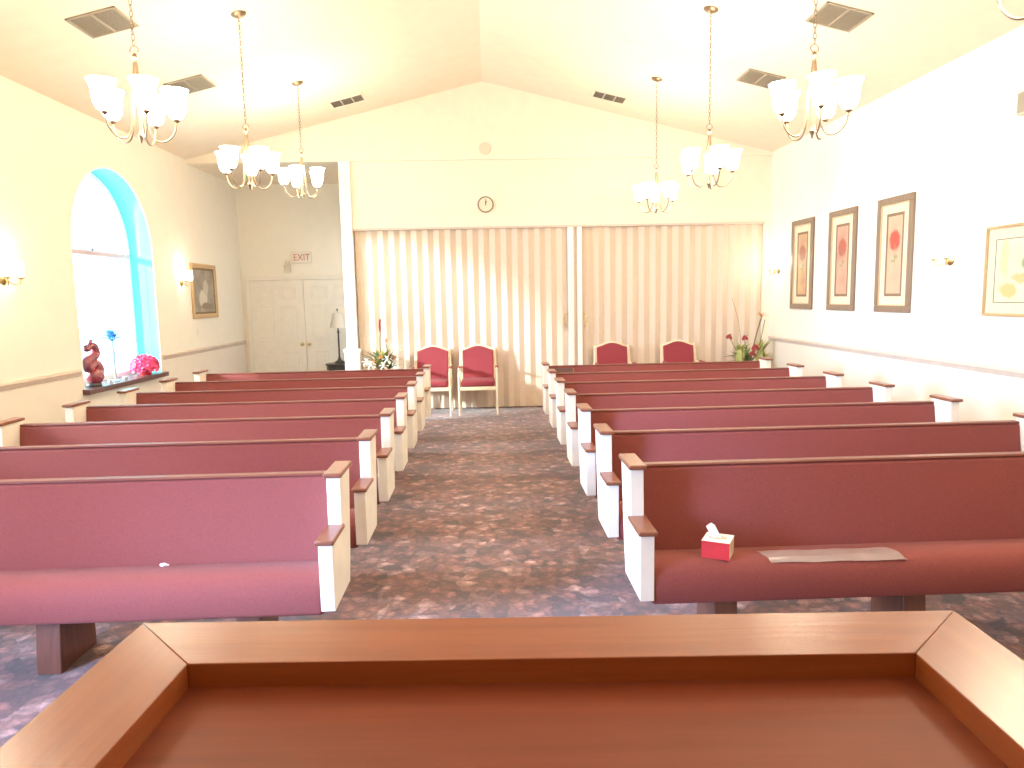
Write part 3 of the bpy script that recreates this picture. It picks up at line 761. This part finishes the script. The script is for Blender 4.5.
# ------------------------------------------------------------------ chairs at the partition
def chair(x, y, label):
    t = thing('armchair', label, 'chair', (x, y, 0), 0, 'red armchairs in front of the partition')
    w = .27; D = .44       # half width, depth; front at y=0
    m = MB()
    pr = []
    MB().box(-w+.03, w-.03, -.010, D-.03, .41, .50).build('seat', M['chairfab'], t, bevel=.03, seg=3)
    s = t.children[-1]
    s.data.transform(Matrix.Identity(4))
    for sx in (-1, 1):
        MB().tube([(sx*w, .0, 0), (sx*w, 0, .38), (sx*w, .0, .64)], [.012, .018, .015], 8).build('front_leg', M['gold'], t)
        MB().tube(bez([(sx*w, D+.06, 0), (sx*w, D, .40), (sx*(w-.01), D+.02, .62), (sx*(w-.02), D+.09, .93)], 5), .016, 8).build('rear_leg', M['gold'], t)
        a = MB().tube(bez([(sx*w, -.02, .645), (sx*w, .06, .665), (sx*w, .26, .655), (sx*(w-.01), D+.02, .66)], 6), .016, 8).build('armrest', M['gold'], t)
        MB().box(sx*w-.022, sx*w+.022, .05, .27, .668, .69).build('arm_pad', M['chairfab'], a, bevel=.009, seg=3)
    m = MB(); m.box(-w, w, -.012, .012, .360, .412); m.box(-w, w, D-.015, D+.01, .360, .412); m.box(-w-.01, -w+.015, 0, D, .360, .412); m.box(w-.015, w+.01, 0, D, .360, .412)
    m.build('apron', M['gold'], t, bevel=.004)
    # back with camel-back arch
    def outline(hw, z0, zs, rise, n=14):
        pts = [(-hw, z0), (hw, z0), (hw, zs)]
        for i in range(1, n):
            u = 1-2*i/n; 
            f = (1+math.cos(PI*u))/2
            pts.append((hw*u, zs+rise*f**.8))
        pts.append((-hw, zs)); return pts
    tilt = lambda z: D-.01+(z-.5)*.19
    fr = outline(.255, .44, .915, .068); cu_ = outline(.228, .455, .90, .062)
    MB().prism(fr, lambda a, b: (a, tilt(b), b), lambda a, b: (a, tilt(b)+.03, b)).build('back_frame', M['gold'], t, bevel=.006)
    MB().prism(cu_, lambda a, b: (a, tilt(b)-.035, b), lambda a, b: (a, tilt(b)+.001, b)).build('back_cushion', M['chairfab'], t, bevel=.018, seg=3)
    MB().prism(cu_, lambda a, b: (a, tilt(b)+.029, b), lambda a, b: (a, tilt(b)+.036, b)).build('back_cover', M['chairfab'], t, bevel=.003)
    MB().box(-w+.035, w-.035, 0, D-.035, .402, .412).build('seat_board', M['gold'], t)
    return t
for x, lab in ((-.815, 'red armchair with cream frame, left one of the pair beside the aisle'), (-.148, 'red armchair with cream frame standing clear at the end of the aisle'),
               (1.845, 'red armchair behind the right pews, left one of that pair'), (2.84, 'red armchair behind the right pews, right one near the flowers')):
    chair(x, 10.07, lab)

# ------------------------------------------------------------------ plants and flowers
def heart(m, c, r, nrm, roll=0):
    n = Vector(nrm).normalized(); q = n.to_track_quat('Z', 'Y').to_matrix().to_4x4()
    mt = Matrix.Translation(c) @ q @ Matrix.Rotation(roll, 4, 'Z')
    pts = []
    for i in range(20):
        a = 2*PI*i/20; x = 16*math.sin(a)**3/17; y = (13*math.cos(a)-5*math.cos(2*a)-2*math.cos(3*a)-math.cos(4*a))/17
        pts.append((x*r, y*r, -.25*r*(x*x+y*y)))
    m.add(pts+[(0, 0, .0)], [(i, (i+1) % 20, 20) for i in range(20)], mt)
def arrangement(x, y, kind, label):
    t = thing('flower_arrangement', label, 'flower arrangement', (x, y, 0))
    if kind == 'L':
        MB().lathe([(.10, 0), (.13, .02), (.12, .06), (.05, .14), (.045, .36), (.09, .44), (.15, .50), (.17, .62), (.16, .63), (.14, .60), (.0001, .58)], 24).build('urn', M['pot'], t)
        zb = .60
        m = MB()
        for k in range(52):
            a = random.uniform(0, 2*PI); r = random.uniform(.12, .34); z = random.uniform(.04, .34)
            b = (.05*math.cos(a), .05*math.sin(a), zb)
            m.leaf(b, (r*math.cos(a), r*.7*math.sin(a), zb+z), random.uniform(.06, .11), .15)
        m.build('foliage', M['green'], t)
        m = MB()
        for k in range(26):
            a = random.uniform(0, 2*PI); r = random.uniform(.12, .32)
            m.leaf((.04*math.cos(a), .04*math.sin(a), zb), (r*math.cos(a), r*.7*math.sin(a), zb+random.uniform(.1, .36)), .07, .2)
        m.build('pale_foliage', M['greenlight'], t)
        for dx, dy, dz in ((-.22, -.10, .12), (-.15, -.14, .08), (.08, -.14, .15), (.03, -.16, .06), (.18, -.05, .12)):
            f = MB()
            for k in range(6):
                a = 2*PI*k/6; f.leaf((dx, dy-.04, zb+dz+.06), (dx+.075*math.cos(a), dy-.065+.01*math.sin(2*a), zb+dz+.06+.075*math.sin(a)), .06, .1)
            f.ball((dx, dy-.052, zb+dz+.06), .016, 8, 6)
            f.build('white_flower', M['whitepetal'], t)
        for dx, dz in ((-.02, .25), (.09, .04), (-.08, .08), (-.10, .20), (.02, .15), (.16, .24)):
            f = MB()
            for k in range(6):
                a = 2*PI*k/6; f.leaf((dx, -.13, zb+dz), (dx+.04*math.cos(a), -.15, zb+dz+.04*math.sin(a)), .03, .1)
            f.build('orange_flower', M['orangepetal'], t)
        for pts, kk in (([(-.02, 0, zb), (-.04, 0, zb+.4), (-.03, 0, zb+.58)], 0), ([(.02, 0, zb), (.06, 0, zb+.25), (.05, -.02, zb+.43)], 1)):
            st = MB().tube(bez(pts, 6), [.008]*(6*(len(pts)-1))+[.006]).build('stalk', M['stemgreen'], t)
            b = Vector(pts[-1])
            f = MB()
            if kk == 0:
                for k in range(5):
                    f.leaf(b, b+Vector((.012*(k-2), -.01+.008*k, .21+.02*(k % 2))), .035, .06)
            else:
                for k in range(6): f.leaf(b, b+Vector((-.05+.028*k, -.02, .05+.02*(k % 3))), .025, .15)
            f.build('bloom', M['redpetal'] if kk == 0 else M['orangepetal'], st)
        f = MB()
        for k in range(10):
            a = random.uniform(-.5, .9); f.tube(bez([(.08, .02, zb), (.12+.06*math.sin(a), .02, zb+.22), (.14+.26*math.sin(a), .0, zb+.36+.06*math.cos(a))], 5), .004, 5)
        f.build('twigs', mat('pale_twigs', (.55, .55, .5), .7, .1, 20), t)
    else:
        MB().lathe([(.10, 0), (.14, .02), (.16, .20), (.18, .42), (.19, .45), (.17, .45), (.16, .42), (.0001, .41)], 24).build('pot', M['pot'], t)
        zb = .44
        m = MB()
        for k in range(30):
            a = random.uniform(0, 2*PI); r = random.uniform(.10, .35); z = random.uniform(.12, .44)
            m.leaf((.04*math.cos(a), .04*math.sin(a), zb), (r*math.cos(a), r*.6*math.sin(a), zb+z), random.uniform(.05, .09), .2)
        m.leaf((0, -.1, zb+.2), (-.40, -.12, zb+.29), .07, .12); m.leaf((0, -.1, zb+.15), (-.33, -.1, zb+.22), .06, .12)
        m.build('foliage', M['green'], t)
        m = MB()
        for k in range(26):
            a = random.uniform(0, 2*PI); r = random.uniform(.06, .17)
            m.leaf((.22+.03*math.cos(a), .03*math.sin(a), zb+.05), (.25+r*.9*math.cos(a), r*.7*math.sin(a), zb+random.uniform(.26, .54)), .085, .2)
        for k in range(26):
            a = random.uniform(0, 2*PI); r = random.uniform(.07, .20)
            m.leaf((-.14, -.08, zb+.1), (-.14+r*math.cos(a), -.12+r*.5*math.sin(a), zb+random.uniform(.28, .50)), .09, .2)
        m.build('pale_foliage', M['greenlight'], t)
        for (dx, dz, r) in ((-.29, .585, .055), (-.06, .565, .055), (.10, .42, .07), (.06, .33, .06)):
            st = MB().tube(bez([(0, 0, zb), (dx*.5, -.03, zb+dz*.55), (dx, -.06, zb+dz)], 6), .005, 6).build('stalk', M['stemgreen'], t)
            f = MB(); heart(f, (dx, -.075, zb+dz), r, (.1, -1, .35), PI+random.uniform(-.4, .4)); f.tube([(dx, -.08, zb+dz), (dx+.01, -.13, zb+dz+.04)], .006, 6)
            f.build('anthurium_flower', M['redpetal'], st)
        st = MB().tube(bez([(.04, 0, zb), (.10, 0, zb+.45), (.20, -.02, zb+.86)], 8), [.010]*16+[.008]).build('stalk', M['stemgreen'], t)
        f = MB(); b = Vector((.20, -.02, zb+.85))
        for k in range(9): f.leaf(b, b+Vector((-.10+.026*k, -.03, .055+.035*math.sin(k*1.3))), .03, .15)
        f.build('bloom', M['orangepetal'], st)
        MB().tube(bez([(.10, 0, zb), (.19, .02, zb+.42), (.26, 0, zb+.82)], 8), .006, 6).build('stalk', M['stemgreen'], t)
        MB().tube(bez([(-.05, .05, zb), (-.10, .05, zb+.7), (-.22, .05, zb+1.15)], 8), .003, 5).build('twig', M['stemgreen'], t)
        f = MB()
        for k in range(7):
            a = 2*PI*k/7; f.leaf((.27, -.08, zb+.16), (.27+.07*math.cos(a), -.11, zb+.18+.045*math.sin(a)), .04, .1)
        f.build('orange_flower', M['orangepetal'], t)
    return t
arrangement(-1.52, 10.42, 'L', 'flower arrangement of white blooms with a tall red spike, behind the left pews')
arrangement(3.83, 10.42, 'R', 'green plant arrangement with red heart-shaped flowers in the right corner')

# ------------------------------------------------------------------ things on the window sill
zs_ = WZ0+.002
t = thing('red_figurine', 'dark red glazed curling figurine on the near end of the window sill', 'figurine', (XL-.06, 7.90, zs_), 0)
MB().lathe([(.0001, 0), (.075, 0), (.08, .012), (.07, .03), (.0001, .034)], 20).build('base', M['dark'], t)
m = MB(); sc_ = 1.0
body = bez([(0, .05, .08), (0, .115, .17), (0, .035, .245), (0, -.085, .205), (0, -.115, .275), (0, -.01, .305), (0, .085, .345), (0, .06, .425), (0, -.02, .440), (0, -.10, .405)], 7)
nb = len(body); rad = [.060-.024*(i/nb) if i < nb*.8 else .041-.010*((i-nb*.8)/(nb*.2)) for i in range(nb)]
m.tube(body, rad, 12); m.ball((0, .03, .105), .100, 14, 10, (.9, 1, .95)); m.ball((0, -.07, .415), .044, 12, 8, (.8, 1.35, .85))
m.build('body', M['redglaze'], t)
for dz, dy in ((.01, .0), (.0, .03)):
    MB().tube(bez([(.015, -.04+dy, .43), (.02, -.06+dy, .475+dz), (.02, -.02+dy, .50+dz)], 5), [.012]*5+[.010]*5+[.004], 7).build('horn', M['redglaze'], t)
MB().leaf((0, -.09, .40), (0, -.15, .455), .05, .2).build('crest', M['redglaze'], t)
m = MB(); m.leaf((0, .09, .12), (.02, .17, .21), .07, .25); m.leaf((0, .09, .15), (-.02, .15, .25), .05, .25); m.leaf((0, -.05, .2), (.02, -.14, .29), .06, .2); m.leaf((0, -.06, .27), (.02, -.13, .235), .05, .2)
m.build('wing_tufts', M['redglaze'], t)
t = thing('pink_flowers', 'bushy hot pink potted flowers on the far end of the window sill', 'flowers', (XL-.05, 9.06, zs_), 0)
MB().lathe([(.07, 0), (.085, .06), (.095, .09), (.088, .09), (.0001, .08)], 20).build('pot', M['redbox'], t)
m = MB()
for k in range(70):
    a = 2.39996*k; el = math.asin(-.15+1.13*(k+.5)/70) if -.15+1.13*(k+.5)/70 < 1 else PI/2
    n_ = Vector((math.cos(a)*math.cos(el), math.sin(a)*math.cos(el), math.sin(el)))
    r = random.uniform(.88, 1.08)
    c = Vector((n_.x*.15*r, n_.y*.205*r, .09+n_.z*.14*r))
    t1 = n_.orthogonal().normalized(); t2 = n_.cross(t1)
    for q_ in range(5):
        b = 2*PI*q_/5+k; m.leaf(c, c+(t1*math.cos(b)+t2*math.sin(b))*.046+n_*.016, .046, .12, side=(t2*math.cos(b)-t1*math.sin(b)))
    m.tube([(0, 0, .08), tuple(c)], .003, 4)
m.build('petals', M['pinkpetal'], t)
t = thing('blue_flower_vase', 'single blue flower on a long stem in a slender glass vase on the window sill', 'flower vase', (XL-.08, 8.40, zs_), 0)
MB().lathe([(.05, 0), (.052, .006), (.02, .02), (.014, .05), (.012, .28), (.018, .34), (.015, .34), (.009, .27), (.009, .03), (.0001, .03)], 16).build('vase', mat('blue_grey_glass', (.30, .38, .50), .15, .1, 10), t)
MB().tube(bez([(0, 0, .04), (0, .005, .3), (0, -.01, .50)], 6), .006, 6).build('stem', mat('blue_green_stem', (.10, .22, .30), .5, .1, 10), t)
m = MB()
for k in range(14):
    a = 2*PI*k/14; m.leaf((0, -.01, .46), (.10*math.cos(a), -.01+.13*math.sin(a), .49+.05*(k % 3)), .085, .2)
m.build('petals', M['bluepetal'], t)
for yy, r, lab in ((8.18, .028, 'small round glass votive left of the blue flower vase on the sill'), (8.52, .032, 'small round glass votive right of the blue flower vase on the sill')):
    t = thing('glass_votive', lab, 'votive', (XL-.03, yy, zs_))
    MB().lathe([(r*.7, 0), (r, .012), (r*1.05, .035), (r*.9, .04), (r*.8, .012), (.0001, .01)], 16).build('cup', mat('pale_blue_glass', (.55, .68, .75), .15, .08, 12), t)

# ------------------------------------------------------------------ lectern
ang = math.atan2(.583-.614, .402+.311)
ux, uy = math.cos(ang), math.sin(ang)
LW = .714; LZ = 1.386; LD = .44; FW = .0735
cx = (-.311+.402)/2; cyy = (.614+.583)/2
lx, ly = cx + uy*LD/2, cyy - ux*LD/2
t = thing('lectern', 'reddish wooden lectern with a raised mitred rim round its flat top', 'lectern', (lx, ly, 0), ang)
hw_, hd = LW/2, LD/2; zt_, zb_ = LZ, LZ-.045
def board(pts, m):
    o = MB().prism(pts, lambda a, b: (a, b, zb_), lambda a, b: (a, b, zt_)).build('rim_board', m, t, bevel=.0008, seg=2); return o
iw, idp = hw_-FW, hd-FW
e_ = .0001
board([(-hw_+e_, hd), (hw_-e_, hd), (iw-e_, idp), (-iw+e_, idp)], M['lect_top'])
board([(-hw_+e_, -hd), (-iw+e_, -idp), (iw-e_, -idp), (hw_-e_, -hd)], M['lect_top'])
board([(hw_, hd-e_), (hw_, -hd+e_), (iw, -idp+e_), (iw, idp-e_)], M['lect_side'])
board([(-hw_, hd-e_), (-iw, idp-e_), (-iw, -idp+e_), (-hw_, -hd+e_)], M['lect_side'])
MB().box(-iw-.02, iw+.02, -idp-.02, idp+.02, zb_-.02, LZ-.020).build('reading_surface', M['lect_in'], t)['label'] = 'dark reddish sunken panel'
bw, bd = hw_-.045, hd-.04
m = MB(); m.box(-bw, bw, bd-.02, bd, .10, zb_); m.box(-bw, -bw+.02, -bd, bd-.02, .10, zb_); m.box(bw-.02, bw, -bd, bd-.02, .10, zb_)
m.build('cabinet', M['lect_body'], t, bevel=.003)
m = MB(); m.box(-bw+.08, bw-.08, bd, bd+.008, .22, 1.22); m.build('front_panel', M['lect_body'], t, bevel=.006)
m = MB(); m.box(-bw+.02, bw-.02, -bd+.01, bd-.02, .62, .64); m.build('shelf', M['lect_body'], t)
MB().box(-bw-.02, bw+.02, -bd-.02, bd+.02, 0, .10).build('plinth', M['lect_body'], t, bevel=.006)
MB().box(-bw-.015, bw+.015, -bd-.015, bd+.015, zb_-.05, zb_-.022).build('cornice', M['lect_body'], t, bevel=.006)

# ------------------------------------------------------------------ light
def area(name, loc, rot, sx, sy, power, col, spread=PI):
    l = bpy.data.lights.new(name, 'AREA'); l.shape = 'RECTANGLE'; l.size = sx; l.size_y = sy; l.energy = power; l.color = col; l.spread = spread
    o = bpy.data.objects.new(name, l); COL.objects.link(o); o.location = loc; o.rotation_euler = rot; return o
DAY = (.82, .90, 1.0)
for i, (yc_, hw2) in enumerate(WIN):
    area('window_daylight', (XL-DEP-.55, yc_, 2.0), (0, -PI/2, (0, 0, .75)[i]), 2.4, 1.8, (240, 230, 620)[i], (DAY, DAY, (.55, .66, 1.0))[i], math.radians((96, 120, 62)[i])) if i < 2 else \
    area('window_daylight', (XL-DEP-.55, yc_-.1, 2.0), Vector((.62, .78, -.36)).to_track_quat('-Z', 'Z').to_euler(), 1.8, 2.2, 470, (.42, .58, 1.0), math.radians(62))
d = Vector((1, .613, -.33)).normalized()
l = bpy.data.lights.new('low_sun', 'SPOT'); l.energy = 50000; l.color = (1, .97, .93); l.shadow_soft_size = .45; l.spot_size = math.radians(18); l.spot_blend = .1
so = bpy.data.objects.new('low_sun', l); COL.objects.link(so); so.location = Vector((XL, 8.5, 1.95))-d*11; so.rotation_euler = d.to_track_quat('-Z', 'Y').to_euler()
area('alcove_daylight', (-2.10, 11.75, 1.7), (0, PI/2, 0), 2.2, 1.2, 9, (.85, .92, 1.0))
w = bpy.data.worlds.new('world'); scene.world = w; w.use_nodes = True
bg = w.node_tree.nodes['Background']; bg.inputs[0].default_value = (.65, .85, 1, 1); bg.inputs[1].default_value = .45

# ------------------------------------------------------------------ camera
R = Vector((0.99916894, -0.03544195, -0.02013176)); U = Vector((0.02425839, 0.12014765, 0.99245961)); F = Vector((0.03275592, 0.99212318, -0.12090756))
cam = bpy.data.cameras.new('camera'); co = bpy.data.objects.new('camera', cam); COL.objects.link(co)
cam.sensor_fit = 'HORIZONTAL'; cam.sensor_width = 36; cam.lens = 714.47/1024*36; cam.clip_start = .02; cam.clip_end = 100
mm = Matrix((R, U, -F)).transposed().to_4x4(); mm.translation = Vector((0, 0, 1.6658)); co.matrix_world = mm
scene.camera = co
scene.view_settings.view_transform = 'Standard'
scene.view_settings.look = 'None'
scene.view_settings.exposure = 0.20
scene.view_settings.gamma = 1.12
